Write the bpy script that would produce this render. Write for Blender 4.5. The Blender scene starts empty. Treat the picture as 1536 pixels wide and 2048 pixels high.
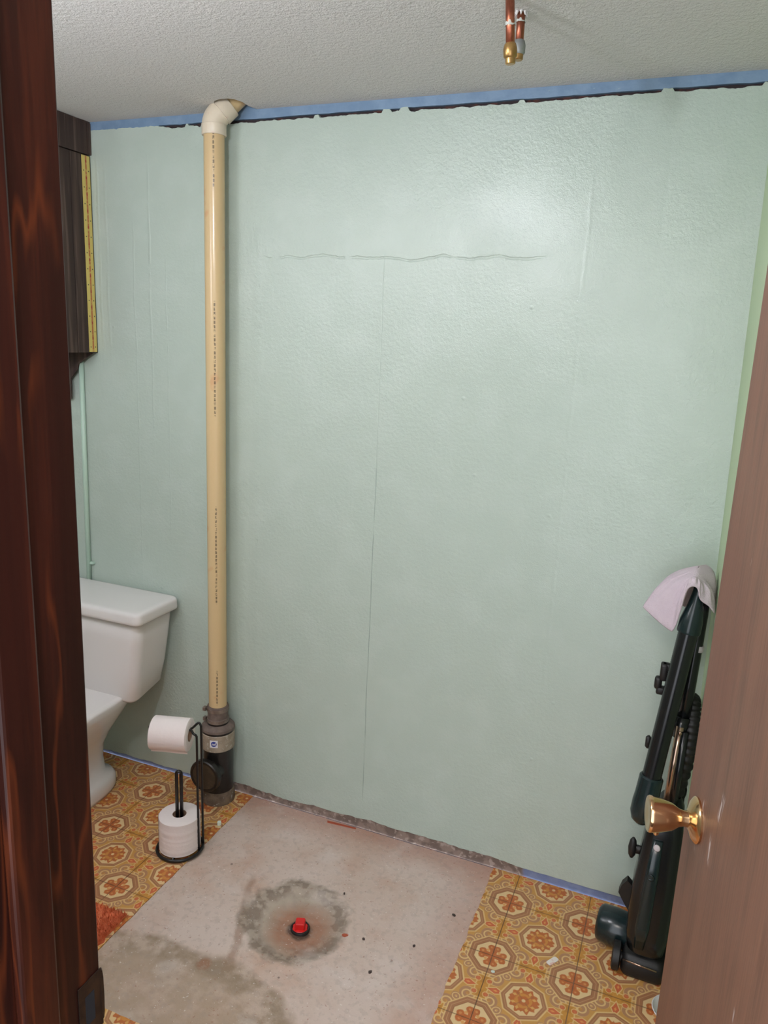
import bpy, bmesh, math, random
from mathutils import Vector, Matrix
random.seed(7)
sc = bpy.context.scene
COL = sc.collection

# ------------------------------------------------------------------ camera
HC = 2.223                      # ceiling height
yaw, pitch, roll = -0.377634, -0.224940, 0.0437235
cy, sy, cp, sp = math.cos(yaw), math.sin(yaw), math.cos(pitch), math.sin(pitch)
fw = Vector((sy*cp, cy*cp, sp)); rt = Vector((cy, -sy, 0)); up = rt.cross(fw)
c_, s_ = math.cos(roll), math.sin(roll)
rt, up = c_*rt + s_*up, -s_*rt + c_*up
cam = bpy.data.cameras.new('camera'); camo = bpy.data.objects.new('camera', cam); COL.objects.link(camo)
M = Matrix.Identity(4)
for i, v in enumerate((rt, up, -fw)):
    for k in range(3): M[k][i] = v[k]
M.translation = Vector((0, -2.07, 1.59657))
camo.matrix_world = M
cam.sensor_fit = 'HORIZONTAL'; cam.sensor_width = 27.0; cam.lens = 1520.99/1536*27.0
cam.clip_start = 0.05
sc.camera = camo

# ------------------------------------------------------------------ world and exposure
w = bpy.data.worlds.new('world'); sc.world = w; w.use_nodes = True
w.node_tree.nodes['Background'].inputs[0].default_value = (0.93, 0.97, 1.04, 1)
w.node_tree.nodes['Background'].inputs[1].default_value = 1.85
sc.view_settings.view_transform = 'Standard'; sc.view_settings.look = 'None'
sc.view_settings.gamma = 1; sc.view_settings.use_curve_mapping = False
sc.view_settings.exposure = 0.72
BULB = 116.0                    # emission of the ceiling bulb (its mesh is built below)
GLOBE = 5.6                     # emission of the frosted globe over the vanity, hidden by the jamb
HALL = 15.0                     # watts of the hallway lamp behind the camera
hl = bpy.data.lights.new('hall_lamp', 'POINT'); hl.energy = HALL; hl.shadow_soft_size = 0.15; hl.color = (1, .9, .8)
hlo = bpy.data.objects.new('hall_lamp', hl); COL.objects.link(hlo); hlo.location = (-0.05, -2.25, 2.15)

# ------------------------------------------------------------------ node helpers
def lin(c):
    def f(x):
        x /= 255.0
        return x/12.92 if x <= .04045 else ((x+.055)/1.055)**2.4
    return (f(c[0]), f(c[1]), f(c[2]), 1)

class X:
    """a scalar socket with arithmetic"""
    def __init__(s, nt, v): s.nt, s.v = nt, v
    def _m(s, op, *a):
        n = s.nt.nodes.new('ShaderNodeMath'); n.operation = op
        for i, q in enumerate((s,)+a):
            q = q.v if isinstance(q, X) else q
            if isinstance(q, (int, float)): n.inputs[i].default_value = q
            else: s.nt.links.new(q, n.inputs[i])
        return X(s.nt, n.outputs[0])
    def __add__(s, o): return s._m('ADD', o)
    __radd__ = __add__
    def __sub__(s, o): return s._m('SUBTRACT', o)
    def __rsub__(s, o): return X(s.nt, o)._m('SUBTRACT', s)
    def __mul__(s, o): return s._m('MULTIPLY', o)
    __rmul__ = __mul__
    def __truediv__(s, o): return s._m('DIVIDE', o)
    def abs(s): return s._m('ABSOLUTE')
    def max(s, o): return s._m('MAXIMUM', o)
    def min(s, o): return s._m('MINIMUM', o)
    def sqrt(s): return s._m('SQRT')
    def sin(s): return s._m('SINE')
    def frac(s): return s._m('FRACT')
    def atan2(s, o): return s._m('ARCTAN2', o)
    def lt(s, o, soft=0.01):
        """1 where s < o, soft edge"""
        r = (o - s)/soft + 0.5 if not isinstance(o, (int, float)) else (s*(-1.0/soft) + (o/soft + .5))
        n = s.nt.nodes.new('ShaderNodeClamp'); s.nt.links.new(r.v, n.inputs[0])
        return X(s.nt, n.outputs[0])
    def gt(s, o, soft=0.01): return 1.0 - s.lt(o, soft)
    def band(s, lo, hi, soft=0.01): return s.gt(lo, soft)*s.lt(hi, soft)

class Mat:
    def __init__(s, name, col=(200, 200, 200), rough=.5, metal=0.0, spec=.5):
        s.m = bpy.data.materials.new(name); s.m.use_nodes = True
        s.nt = s.m.node_tree; s.b = s.nt.nodes['Principled BSDF']
        s.b.inputs['Roughness'].default_value = rough; s.b.inputs['Metallic'].default_value = metal
        s.b.inputs['Specular IOR Level'].default_value = spec
        s.c = None; s.h = None
        s.base = col
        s.tc = None
    def coord(s, kind='Object'):
        if s.tc is None: s.tc = s.nt.nodes.new('ShaderNodeTexCoord')
        return s.tc.outputs[kind]
    def xyz(s, kind='Object'):
        n = s.nt.nodes.new('ShaderNodeSeparateXYZ'); s.nt.links.new(s.coord(kind), n.inputs[0])
        return tuple(X(s.nt, n.outputs[i]) for i in range(3))
    def noise(s, scale, detail=3, stretch=(1, 1, 1), kind='Object', rough=.5, dist=0.0, off=(0, 0, 0)):
        mp = s.nt.nodes.new('ShaderNodeMapping'); mp.inputs['Scale'].default_value = stretch
        mp.inputs['Location'].default_value = off
        s.nt.links.new(s.coord(kind), mp.inputs[0])
        n = s.nt.nodes.new('ShaderNodeTexNoise'); n.inputs['Scale'].default_value = scale
        n.inputs['Detail'].default_value = detail; n.inputs['Roughness'].default_value = rough
        n.inputs['Distortion'].default_value = dist
        s.nt.links.new(mp.outputs[0], n.inputs['Vector'])
        return X(s.nt, n.outputs['Fac'])
    def voro(s, scale, kind='Object', stretch=(1, 1, 1)):
        mp = s.nt.nodes.new('ShaderNodeMapping'); mp.inputs['Scale'].default_value = stretch
        s.nt.links.new(s.coord(kind), mp.inputs[0])
        n = s.nt.nodes.new('ShaderNodeTexVoronoi'); n.inputs['Scale'].default_value = scale
        s.nt.links.new(mp.outputs[0], n.inputs['Vector'])
        return X(s.nt, n.outputs['Distance'])
    def mix(s, col, fac):
        """lay colour col over what is there by fac (an X)"""
        n = s.nt.nodes.new('ShaderNodeMix'); n.data_type = 'RGBA'
        if s.c is None: n.inputs[6].default_value = lin(s.base)
        else: s.nt.links.new(s.c, n.inputs[6])
        n.inputs[7].default_value = lin(col)
        if isinstance(fac, X): s.nt.links.new(fac.v, n.inputs[0])
        else: n.inputs[0].default_value = fac
        s.c = n.outputs[2]
    def height(s, x): s.h = x if s.h is None else s.h + x
    def rough(s, x): s.nt.links.new(x.v, s.b.inputs['Roughness'])
    def done(s, dist=.002, strength=1.0):
        if s.c is None: s.b.inputs['Base Color'].default_value = lin(s.base)
        else: s.nt.links.new(s.c, s.b.inputs['Base Color'])
        if s.h is not None:
            n = s.nt.nodes.new('ShaderNodeBump'); n.inputs['Distance'].default_value = dist
            n.inputs['Strength'].default_value = strength
            s.nt.links.new(s.h.v, n.inputs['Height']); s.nt.links.new(n.outputs[0], s.b.inputs['Normal'])
        return s.m

# ------------------------------------------------------------------ mesh helpers
def obj(name, bm, m, parent=None, smooth=False, loc=None):
    me = bpy.data.meshes.new(name); bm.normal_update(); bm.to_mesh(me); bm.free()
    if m: me.materials.append(m)
    if smooth:
        for q in me.polygons: q.use_smooth = True
        if smooth is not True:
            try: me.set_sharp_from_angle(angle=math.radians(smooth))
            except Exception: pass
    o = bpy.data.objects.new(name, me); COL.objects.link(o)
    if parent: o.parent = parent
    if loc: o.location = loc
    return o
def thing(name, label, cat, group=None):
    o = bpy.data.objects.new(name, None); COL.objects.link(o); o.empty_display_size = .05
    return tag(o, label, cat, group)
def tag(o, label, cat, group=None):
    o['label'] = label; o['category'] = cat
    if group: o['group'] = group
    return o
def struct(o, label=None):
    o['kind'] = 'structure'
    if label: o['label'] = label
    return o
def nb(): return bmesh.new()
def box(bm, x0, x1, y0, y1, z0, z1, bev=0.0, seg=2):
    r = bmesh.ops.create_cube(bm, size=1.0)
    for v in r['verts']:
        v.co = Vector(((x0+x1)/2 + v.co.x*(x1-x0), (y0+y1)/2 + v.co.y*(y1-y0), (z0+z1)/2 + v.co.z*(z1-z0)))
    if bev:
        es = {e for v in r['verts'] for e in v.link_edges}
        bmesh.ops.bevel(bm, geom=list(es), offset=bev, segments=seg, affect='EDGES', profile=.5)
    return bm
def frame(d):
    d = Vector(d).normalized(); a = Vector((0, 0, 1)) if abs(d.z) < .9 else Vector((1, 0, 0))
    u = d.cross(a).normalized(); return d, u, d.cross(u).normalized()
def lathe(bm, o, d, prof, n=24, cap=True):
    """prof: list of (distance along d, radius)"""
    o = Vector(o); d, u, v = frame(d); rings = []
    for t, r in prof:
        rings.append([bm.verts.new(o + d*t + (u*math.cos(a) + v*math.sin(a))*max(r, 1e-5)) for a in [2*math.pi*k/n for k in range(n)]])
    for a, b in zip(rings, rings[1:]):
        for k in range(n): bm.faces.new((a[k], a[(k+1) % n], b[(k+1) % n], b[k]))
    if cap:
        bm.faces.new(rings[0][::-1]); bm.faces.new(rings[-1])
    return bm
def tube(bm, pts, r, n=10, closed=False, cap=True):
    pts = [Vector(q) for q in pts]; N = len(pts); rings = []; pu = None
    for i, q in enumerate(pts):
        if closed: d = pts[(i+1) % N] - pts[i-1]
        else: d = pts[min(i+1, N-1)] - pts[max(i-1, 0)]
        d.normalize()
        if pu is None: _, u, v = frame(d)
        else:
            u = (pu - d*pu.dot(d)).normalized(); v = d.cross(u)
        pu = u; rr = r[i] if isinstance(r, (list, tuple)) else r
        rings.append([bm.verts.new(q + (u*math.cos(a) + v*math.sin(a))*rr) for a in [2*math.pi*k/n for k in range(n)]])
    seq = list(zip(rings, rings[1:])) + ([(rings[-1], rings[0])] if closed else [])
    for a, b in seq:
        for k in range(n): bm.faces.new((a[k], a[(k+1) % n], b[(k+1) % n], b[k]))
    if cap and not closed:
        bm.faces.new(rings[0][::-1]); bm.faces.new(rings[-1])
    bmesh.ops.recalc_face_normals(bm, faces=bm.faces[:])
    return bm
def smoothpath(pts, k=6):
    """Catmull-Rom through pts"""
    P = [Vector(q) for q in pts]; P = [P[0]*2-P[1]] + P + [P[-1]*2-P[-2]]; out = []
    for i in range(1, len(P)-2):
        for j in range(k):
            t = j/k; a, b, c, d = P[i-1], P[i], P[i+1], P[i+2]
            out.append(.5*((2*b) + (c-a)*t + (2*a-5*b+4*c-d)*t*t + (3*b-a-3*c+d)*t**3))
    out.append(P[-2]); return out
def prism(bm, poly, ax, a, b):
    """extrude a 2-D polygon along axis ax from a to b (poly in the two other axes, in xyz order)"""
    def P(q, t):
        l = list(q); l.insert(ax, t); return Vector(l)
    A = [bm.verts.new(P(q, a)) for q in poly]; B = [bm.verts.new(P(q, b)) for q in poly]; n = len(poly)
    bm.faces.new(A); bm.faces.new(B[::-1])
    for k in range(n): bm.faces.new((A[k], B[k], B[(k+1) % n], A[(k+1) % n]))
    bmesh.ops.recalc_face_normals(bm, faces=bm.faces[:])
    return bm
def loft(bm, secs, cap=True):
    R = [[bm.verts.new(Vector(q)) for q in s] for s in secs]; n = len(secs[0])
    for a, b in zip(R, R[1:]):
        for k in range(n): bm.faces.new((a[k], a[(k+1) % n], b[(k+1) % n], b[k]))
    if cap: bm.faces.new(R[0][::-1]); bm.faces.new(R[-1])
    bmesh.ops.recalc_face_normals(bm, faces=bm.faces[:])
    return bm
def rrect(cx, cy, hx, hy, r, z, n=5):
    out = []
    for (sx, sy, a0) in ((1, 1, 0), (-1, 1, 90), (-1, -1, 180), (1, -1, 270)):
        for k in range(n+1):
            a = math.radians(a0 + 90*k/n)
            out.append((cx + sx*(hx-r) + r*math.cos(a), cy + sy*(hy-r) + r*math.sin(a), z))
    return out
def hash1(x, s=0):
    v = math.sin(x*127.1 + s*311.7)*43758.5453; return v - math.floor(v)
def vnoise(x, s=0):
    i = math.floor(x); f = x - i; f = f*f*(3-2*f)
    return hash1(i, s)*(1-f) + hash1(i+1, s)*f
def fbm(x, s=0): return (vnoise(x, s) + .5*vnoise(x*2.3, s+1) + .25*vnoise(x*5.1, s+2))/1.75

# ------------------------------------------------------------------ materials of the shell
def mint_material():
    m = Mat('mint_paint', (183, 197, 187), rough=.17, spec=.5)
    x, y, z = m.xyz()
    m.mix((176, 191, 181), m.noise(2.2, 3)*.5)
    m.mix((191, 204, 196), m.noise(9, 3).gt(.56, .2)*.35)
    st = m.noise(95, 4, rough=.6); sm = m.noise(2.6, 2, off=(3, 1, 0)).gt(.46, .25)
    m.height(st*(sm*.75 + .25)*1.0); m.height(m.noise(38, 3, rough=.6)*sm*.2)
    m.height(m.noise(420, 2)*.22)
    # crack across the upper wall, joint of the boards, ridges of old paint and runs
    j = m.noise(7, 4, stretch=(1, 1, 0))
    zc = 1.79 + j*.06 - .004
    crack = ((z-zc).abs()).lt(.0028, .003)*x.band(-1.24, -.42, .06)*m.noise(16, 2).gt(.42, .1)
    m.height(crack*(-.7)); m.height((z-zc).band(0.0, .03, .02)*x.band(-1.0, -.42, .3)*.25)
    jx = -.853 + m.noise(3, 2, stretch=(0, 0, 1))*.012 - .006
    seam = ((x-jx).abs()).lt(.0012, .0012)*z.band(.12, 1.82, .05)
    m.height(seam*(-.35)); m.mix((132, 146, 140), seam*m.noise(5, 2, stretch=(0, 0, 1)).gt(.47, .1)*.6*z.lt(1.25, .1))
    for xr, z0, z1, wd, h in ((-1.862, 1.5, 2.12, .004, 1.6), (-1.832, 1.5, 2.1, .004, 1.2), (-1.662, 1.2, 2.1, .003, 1.3),
                              (-1.725, .75, 1.9, .0025, 1.0), (-1.60, .9, 1.8, .002, .8), (-.125, .6, 2.15, .006, -.4), (-1.26, .2, 1.9, .012, 1.1),
                              (-1.31, .1, 1.2, .01, 1.2), (-.30, .3, 2.0, .004, .5)):
        q = ((x + m.noise(5, 2, stretch=(0, 0, 1))*.02 - .01 - xr).abs()).lt(wd, wd*1.5)*z.band(z0, z1, .1)*m.noise(22, 3).gt(.42, .12)
        m.height(q*(h*.36))
    m.height(m.voro(13).lt(.05, .06)*m.noise(6, 1).gt(.55, .1)*.5)
    return m.done(.0030, .7)
MINT = mint_material()

def blue_material():
    m = Mat('blue_paint', (124, 150, 178), rough=.55)
    m.mix((106, 134, 164), m.noise(22, 4).gt(.5, .2)*.7)
    m.mix((178, 200, 196), m.noise(60, 4, stretch=(.4, 1, 1)).gt(.69, .05)*.5)
    m.height(m.noise(120, 3)); return m.done(.001, .5)
BLUE = blue_material()

def dark_gap():
    m = Mat('dark_gap', (52, 42, 44), rough=.9)
    m.mix((84, 52, 46), m.noise(40, 4).gt(.6, .1)); return m.done()
GAP = dark_gap()

def ceiling_material():
    m = Mat('ceiling_paint', (220, 218, 217), rough=.8, spec=.25)
    m.mix((210, 209, 209), m.noise(4, 3)*.5)
    m.height(m.noise(85, 4, rough=.65)); m.height(m.noise(260, 2)*.4)
    return m.done(.006, .7)
CEIL = ceiling_material()

def concrete_material():
    m = Mat('concrete', (208, 190, 180), rough=.85, spec=.25)
    x, y, z = m.xyz()
    n1 = m.noise(3.0, 5); n2 = m.noise(14, 5, rough=.6); n3 = m.noise(60, 4)
    m.mix((196, 172, 156), n1.gt(.5, .2)*.7)
    m.mix((186, 148, 128), (n1*.6 + n2*.4).gt(.57, .12)*.5)
    # rust-tinted strip along the wall and the right-hand edge
    m.mix((178, 136, 118), ((y*(-1.0)) + n2*.12).lt(.14, .10)*.55)
    m.mix((188, 150, 134), ((x + .40)*(-1.0) + n2*.14).lt(.16, .12)*.55)
    # bare grey-tan patch in the near left corner
    d = (((x+1.02)/.36)*((x+1.02)/.36) + ((y+.83)/.20)*((y+.83)/.20)).sqrt() + (m.noise(5, 4)-.5)*.5
    pat = d.lt(.92, .10)
    m.mix((170, 150, 130), pat*(n2.gt(.40, .25)*.55 + .25))
    m.mix((136, 118, 98), pat*d.gt(.62, .2)*n2.gt(.5, .15)*.6)
    # scraped diagonal tongue of old adhesive toward the plug
    t = (x+1.01)*.36 + (y+.46)*(-.93); u = (x+1.01)*.93 + (y+.46)*.36
    ton = ((u + (n2-.5)*.05).abs()).lt(.012, .012)*t.band(-.12, .22, .05)
    m.mix((150, 118, 96), ton*.6)
    # worn ring of rough mortar round the plug
    rx = (x+.86)/1.0; ry = (y+.45)/1.0
    r = (rx*rx + ry*ry).sqrt() + (m.noise(11, 4)-.5)*.085 + (m.noise(45, 4)-.5)*.03
    m.mix((170, 156, 140), r.lt(.150, .02)*.75)
    m.mix((124, 108, 96), r.band(.104, .150, .025)*(m.noise(40, 4).gt(.48, .12)*.6 + .12))
    m.mix((172, 158, 142), r.lt(.095, .03)*n2.gt(.48, .1)*.6)
    px = x+.832; py = y+.468; rp = (px*px + py*py).sqrt() + (m.noise(20, 3)-.5)*.03
    m.mix((158, 104, 76), rp.lt(.085, .05)*.7)
    m.mix((70, 54, 46), rp.lt(.034, .012)*.85)
    # loose stains and scuffs
    m.mix((154, 104, 80), m.voro(5.2).lt(.10, .05)*n2.gt(.52, .08)*.6)
    m.mix((120, 104, 96), m.voro(17).lt(.07, .03)*m.noise(4, 2).gt(.55, .1)*.8)
    m.mix((216, 204, 198), m.noise(8, 5, off=(4, 2, 0)).gt(.62, .12)*.35)
    m.mix((160, 146, 136), n3.gt(.58, .1)*.25); m.mix((150, 104, 88), m.noise(130, 2).gt(.70, .04)*.5); m.mix((228, 220, 214), m.noise(150, 2, off=(2, 5, 0)).gt(.71, .03)*.6)
    m.height(n2*.6 + n3*.5); m.height(pat*m.noise(90, 3)*.8)
    return m.done(.003, .7)
CONC = concrete_material()

TP = 0.2145                                   # tile pitch
def vinyl_material():
    m = Mat('printed_vinyl', (204, 150, 74), rough=.42, spec=.4)
    x, y, z = m.xyz()
    u = (x/TP).abs(); v = (y/TP).abs()
    fu = u.max(v); fv = u.min(v)              # eight-fold symmetric cell
    def oct0(a, b): return a.max(b).max((a+b)*.7071)
    def oct1(a, b): return (a*.924 + b*.383).max(a*.383 + b*.924)
    a = .5 - u; b = .5 - v
    A = oct0(a, b); B = oct1(u, v)
    rA = (a*a + b*b).sqrt(); rB = (u*u + v*v).sqrt()
    n = m.noise(60, 3, kind='Object')
    cream = (228, 198, 146); ring = (166, 112, 74); ora = (190, 100, 42); gold = (204, 142, 52)
    mauve = (176, 128, 96); red = (206, 98, 54); line = (224, 188, 128); brown = (138, 86, 54)
    def disc(cu, cv): return ((fu-cu)*(fu-cu) + (fv-cv)*(fv-cv)).sqrt()
    # scrolls around the middle of each side: open curls with pale outlines
    for cu_, cv_, sz, hand in ((.372, .165, 1.0, 1.0), (.250, .262, .62, -1.0)):
        du = fu - cu_; dv = fv - cv_; rs = (du*du + dv*dv).sqrt()/sz; an = dv.atan2(du)*hand
        sp_ = (rs/.060 + an/6.2832).frac()
        m.mix(mauve, rs.lt(.100, .012)*.9); m.mix(line, rs.lt(.102, .01)*((sp_-.5).abs().lt(.16, .12))); m.mix((196, 134, 60), rs.lt(.024, .012)*.8)
    # gold blocks on the joints, with pale outlines, and red leaves beside them
    ju = .5 - fu; jv = fv
    wv = (jv*22.0).sin()*.010
    m.mix(line, (ju+wv).lt(.090, .01)*jv.lt(.175, .012)); m.mix(gold, (ju+wv).lt(.076, .01)*jv.lt(.162, .01))
    m.mix((176, 116, 34), (ju+wv).lt(.045, .02)*jv.band(.05, .15, .02)*.6)
    l1 = (fu-.335).abs()*.62 + fv*1.35 + (n-.5)*.02
    m.mix(line, l1.lt(.078, .01)); m.mix(red, l1.lt(.060, .01)); m.mix((226, 150, 80), l1.lt(.018, .01))
    m.mix(red, disc(.43, .10).lt(.030, .012)*.9); m.mix(line, (disc(.43, .10)-.036).abs().lt(.005, .005)*.8)
    # octagon B (tile centre)
    m.mix(line, B.lt(.268, .008)); m.mix(ring, B.lt(.250, .008)); m.mix((188, 138, 96), B.band(.218, .228, .006)*.8)
    m.mix(cream, B.lt(.202, .008))
    an2 = v.atan2(u)
    pet = oct0(u, v)*(1.0 - .10*((an2*12.0).sin())) + (n-.5)*.05
    m.mix(ora, pet.lt(.160, .012)); m.mix((212, 148, 60), ((rB-.085).abs() + (n-.5)*.06).lt(.018, .015)*.75); m.mix((224, 178, 100), ((u-.055).abs()*1.4 + (v-.115).abs()).lt(.030, .012)*.8); m.mix((224, 178, 100), ((v-.055).abs()*1.4 + (u-.115).abs()).lt(.030, .012)*.8)
    m.mix(cream, rB.lt(.022, .01)); m.mix(brown, ((u-v).abs()).lt(.010, .008)*rB.band(.03, .14, .01)*.5)
    # octagon A (tile corners)
    m.mix(line, A.lt(.300, .008)); m.mix(ring, A.lt(.284, .008)); m.mix((192, 142, 100), A.band(.246, .256, .006)*.9); m.mix(brown, A.band(.212, .222, .005)*.5)
    m.mix(cream, A.lt(.210, .008))
    nn = (n-.5)*.045
    lob = ((a-.125)*(a-.125) + (b-.040)*(b-.040)).sqrt().min(((b-.125)*(b-.125) + (a-.040)*(a-.040)).sqrt()) + nn
    stem = ((a-.08)*(a-.08)*.5 + b*b*1.6).sqrt().min(((b-.08)*(b-.08)*.5 + a*a*1.6).sqrt()) + nn
    m.mix(ora, lob.lt(.046, .01)); m.mix(ora, stem.lt(.058, .01)); m.mix((160, 80, 34), stem.lt(.024, .012)*.5)
    m.mix((222, 156, 84), ((a-.07).abs()+(b-.07).abs()).lt(.026, .01)*.9); m.mix((222, 160, 92), lob.lt(.014, .008)*.6)
    # joint wear and dust
    m.mix((112, 82, 58), (a.min(b)).lt(.0070, .006)*.65)
    mw = m.noise(3, 4, kind='Object')
    m.mix((180, 140, 112), m.noise(30, 4)*.25)
    m.height(m.noise(300, 2)); m.height(A.band(.22, .285, .02)*.6 + B.band(.2, .25, .02)*.5)
    return m.done(.0006, .6)
VINYL = vinyl_material()

# ------------------------------------------------------------------ floor: concrete slab, vinyl tiles round the bare patch
XL, XR, YF = -2.50, 0.1254, -1.70              # left wall, right return, front wall
PX0, PX1, PY0 = -1.272, -0.400, -0.895        # bare patch
bm = nb()
def crater(x, y):
    r = math.hypot(x+.845, y+.455) + .02*(fbm(math.atan2(y+.455, x+.845)*3+20, 5)-.5)*2
    z = -.0035
    if r < .155:
        t = r/.155; z += -.016*(1-t)**.8 + .005*math.exp(-((t-.9)/.12)**2)*(.4+fbm(x*40+y*25, 3)) + .010*(fbm(x*55+y*20, 1)-.5)*(1-t*.7) + .010*(fbm(y*60-x*17, 2)-.5)*(1-t*.7)
    return z
NX, NY = 120, 124
vs = [[bm.verts.new((PX0-.03 + (PX1-PX0+.06)*i/NX, PY0-.03 + (-PY0+.03)*j/NY, crater(PX0-.03 + (PX1-PX0+.06)*i/NX, PY0-.03 + (-PY0+.03)*j/NY))) for j in range(NY+1)] for i in range(NX+1)]
for i in range(NX):
    for j in range(NY): bm.faces.new((vs[i][j], vs[i+1][j], vs[i+1][j+1], vs[i][j+1]))
def quad(bm, *p): bm.faces.new([bm.verts.new(q) for q in p])
x0, x1, yb = PX0-.03, PX1+.03, PY0-.03
zf = -.0035
for (ax, bx_, ay, by_) in ((-2.6, x0, -2.9, 0), (x1, .5, -2.9, 0), (x0, x1, -2.9, yb)):
    quad(bm, (ax, ay, zf), (bx_, ay, zf), (bx_, by_, zf), (ax, by_, zf))
floor = struct(obj('floor', bm, CONC, smooth=True))

def clip(poly, ax, val, keep_less):
    out = []
    for k in range(len(poly)):
        a, b = poly[k], poly[(k+1) % len(poly)]
        ia = (a[ax] <= val) if keep_less else (a[ax] >= val); ib = (b[ax] <= val) if keep_less else (b[ax] >= val)
        if ia: out.append(a)
        if ia != ib:
            t = (val-a[ax])/(b[ax]-a[ax]); out.append((a[0]+(b[0]-a[0])*t, a[1]+(b[1]-a[1])*t))
    return out
def area(p): return abs(sum(p[k][0]*p[(k+1) % len(p)][1]-p[(k+1) % len(p)][0]*p[k][1] for k in range(len(p))))/2
GX, GY = -.103, -.13
full = None
def ragged(poly, ax, val, amp, c):
    """break the cut edge lying on val into an uneven line"""
    out = []
    for k in range(len(poly)):
        a, b = poly[k], poly[(k+1) % len(poly)]; out.append(a)
        if abs(a[ax]-val) < 1e-6 and abs(b[ax]-val) < 1e-6:
            for t in range(1, 12):
                q = [a[0]+(b[0]-a[0])*t/12, a[1]+(b[1]-a[1])*t/12]; q[ax] += amp*(fbm(q[1-ax]*70+c, 9)-.5)*2; out.append(tuple(q))
    return out
for i in range(-12, 4):
    for j in range(-6, 2):
        tx, ty = GX + TP*(i+.5), GY + TP*(j+.5); h = TP/2 - .0004
        P = [(tx-h, ty-h), (tx+h, ty-h), (tx+h, ty+h), (tx-h, ty+h)]
        P = clip(P, 1, -.001, True); P = clip(P, 0, XL, False)
        P = clip(P, 1, YF, False)
        if ty > -.45: P = clip(P, 0, XR, True) if P else P
        else: P = clip(P, 0, .44, True) if P else P
        if len(P) < 3 or area(P) < 2e-5: continue
        # parts of the tile outside the bare patch
        parts = []
        for q, ax, val in ((clip(P, 0, PX0, True), 0, PX0), (clip(P, 0, PX1, False), 0, PX1)): parts.append((q, ax, val))
        mid = clip(clip(P, 0, PX0, False), 0, PX1, True) if area(P) else []
        if len(mid) >= 3: parts.append((clip(mid, 1, PY0, True), 1, PY0))
        parts = [(q, ax, val) for q, ax, val in parts if len(q) >= 3 and area(q) > 2e-5]
        for q, ax, val in parts:
            whole = len(parts) == 1 and abs(area(q)-(2*h)**2) < 1e-7
            if whole and full:
                o = bpy.data.objects.new('vinyl_tile', full); COL.objects.link(o)
            else:
                cut = any(abs(k[ax]-val) < 1e-6 for k in q)
                if cut: q = ragged(q, ax, val, .0022 if val != PX1 else .005, i)
                b_ = nb(); prism(b_, [(k[0]-tx, k[1]-ty) for k in q], 2, -.0032, 0)
                o = obj('vinyl_tile', b_, VINYL)
                if whole: full = o.data
            o.location = (tx, ty, random.uniform(-.0003, .0002)); o.parent = floor

# ------------------------------------------------------------------ back wall
NC = 520
def ztop(x): return 2.190 + .0065*(fbm(x*28, 11)-.5) + .005*(fbm(x*90, 12)-.5) + (.009 if x < -1.62 else .009*max(0, 1-(x+1.62)/.05)) + (.008 if fbm(x*14, 44) > .74 else 0)
def zbot(x):
    base = .030 + .012*(fbm(x*7, 21)-.5)*2 + .006*(fbm(x*60, 22)-.5)
    if x > -.33: base = .027 + .004*(fbm(x*25, 23)-.5)
    if x < -1.42: base = .013 + .014*(fbm(x*18, 24)-.5)
    return max(.004, base)
bm = nb(); box(bm, -2.6, .60, .012, .12, -.02, 2.45)
wall = struct(obj('wall_back', bm, GAP))
bm = nb(); rows = [0, .02, .25, .5, .75, .98, 1]; ring = []
for i in range(NC+1):
    x = -2.5 + (XR+2.5)*i/NC; a, b = zbot(x), ztop(x)
    ring.append([bm.verts.new((x, .012, a))] + [bm.verts.new((x, 0, a+(b-a)*t)) for t in rows] + [bm.verts.new((x, .012, b))])
for p, q in zip(ring, ring[1:]):
    for k in range(len(p)-1): bm.faces.new((p[k], q[k], q[k+1], p[k+1]))
obj('painted_board', bm, MINT, wall)['label'] = 'mint green painted wall surface'
bm = nb(); ring = []
for i in range(301):
    x = -2.5 + (XR+2.5)*i/300; z = 2.1985 + .003*(fbm(x*30, 31)-.5) - (.012 if x < -1.62 else 0)
    ring.append([bm.verts.new((x, .012, z)), bm.verts.new((x, .001, z)), bm.verts.new((x, .001, 2.44)), bm.verts.new((x, .012, 2.44))])
for p, q in zip(ring, ring[1:]):
    for k in range(3): bm.faces.new((p[k], q[k], q[k+1], p[k+1]))
obj('blue_strip', bm, BLUE, wall)['label'] = 'old blue paint left below the ceiling'
def skirt_material():
    m = Mat('bare_wall_foot', (122, 134, 168), rough=.7)
    x, y, z = m.xyz(); n = m.noise(30, 4)
    m.mix((100, 116, 158), n.gt(.5, .2)*.6)
    mk = ((x + (m.noise(12, 4)-.5)*.14).band(-1.36, -.30, .02))
    m.mix((140, 122, 112), mk); m.mix((104, 88, 80), mk*n.gt(.5, .12)*.8); m.mix((176, 160, 150), mk*m.noise(55, 4).gt(.6, .06)*.7)
    m.height(m.noise(80, 4)); return m.done(.004, .8)
bm = nb(); box(bm, -2.5, XR, .003, .012, -.003, .055)
obj('bare_wall_foot', bm, skirt_material(), wall)

# ------------------------------------------------------------------ ceiling with the hole beside the pipe
hole = [(-1.268, 0.001), (-1.277, -.03), (-1.275, -.07), (-1.283, -.098), (-1.300, -.108), (-1.325, -.108), (-1.348, -.098), (-1.362, -.078), (-1.370, -.05), (-1.374, 0.001)]
hole = [(x + .003*(hash1(k)-.5), y) for k, (x, y) in enumerate(hole)]
poly = [(-2.6, .012), (-2.6, -1.75), (.62, -1.75), (.62, .012), (-1.268, .012)] + hole + [(-1.374, .012)]
bm = nb(); prism(bm, poly, 2, HC, HC+.16)
box(bm, -1.6, -1.1, -.3, .012, HC+.16, HC+.18)
struct(obj('ceiling', bm, CEIL))

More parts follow.
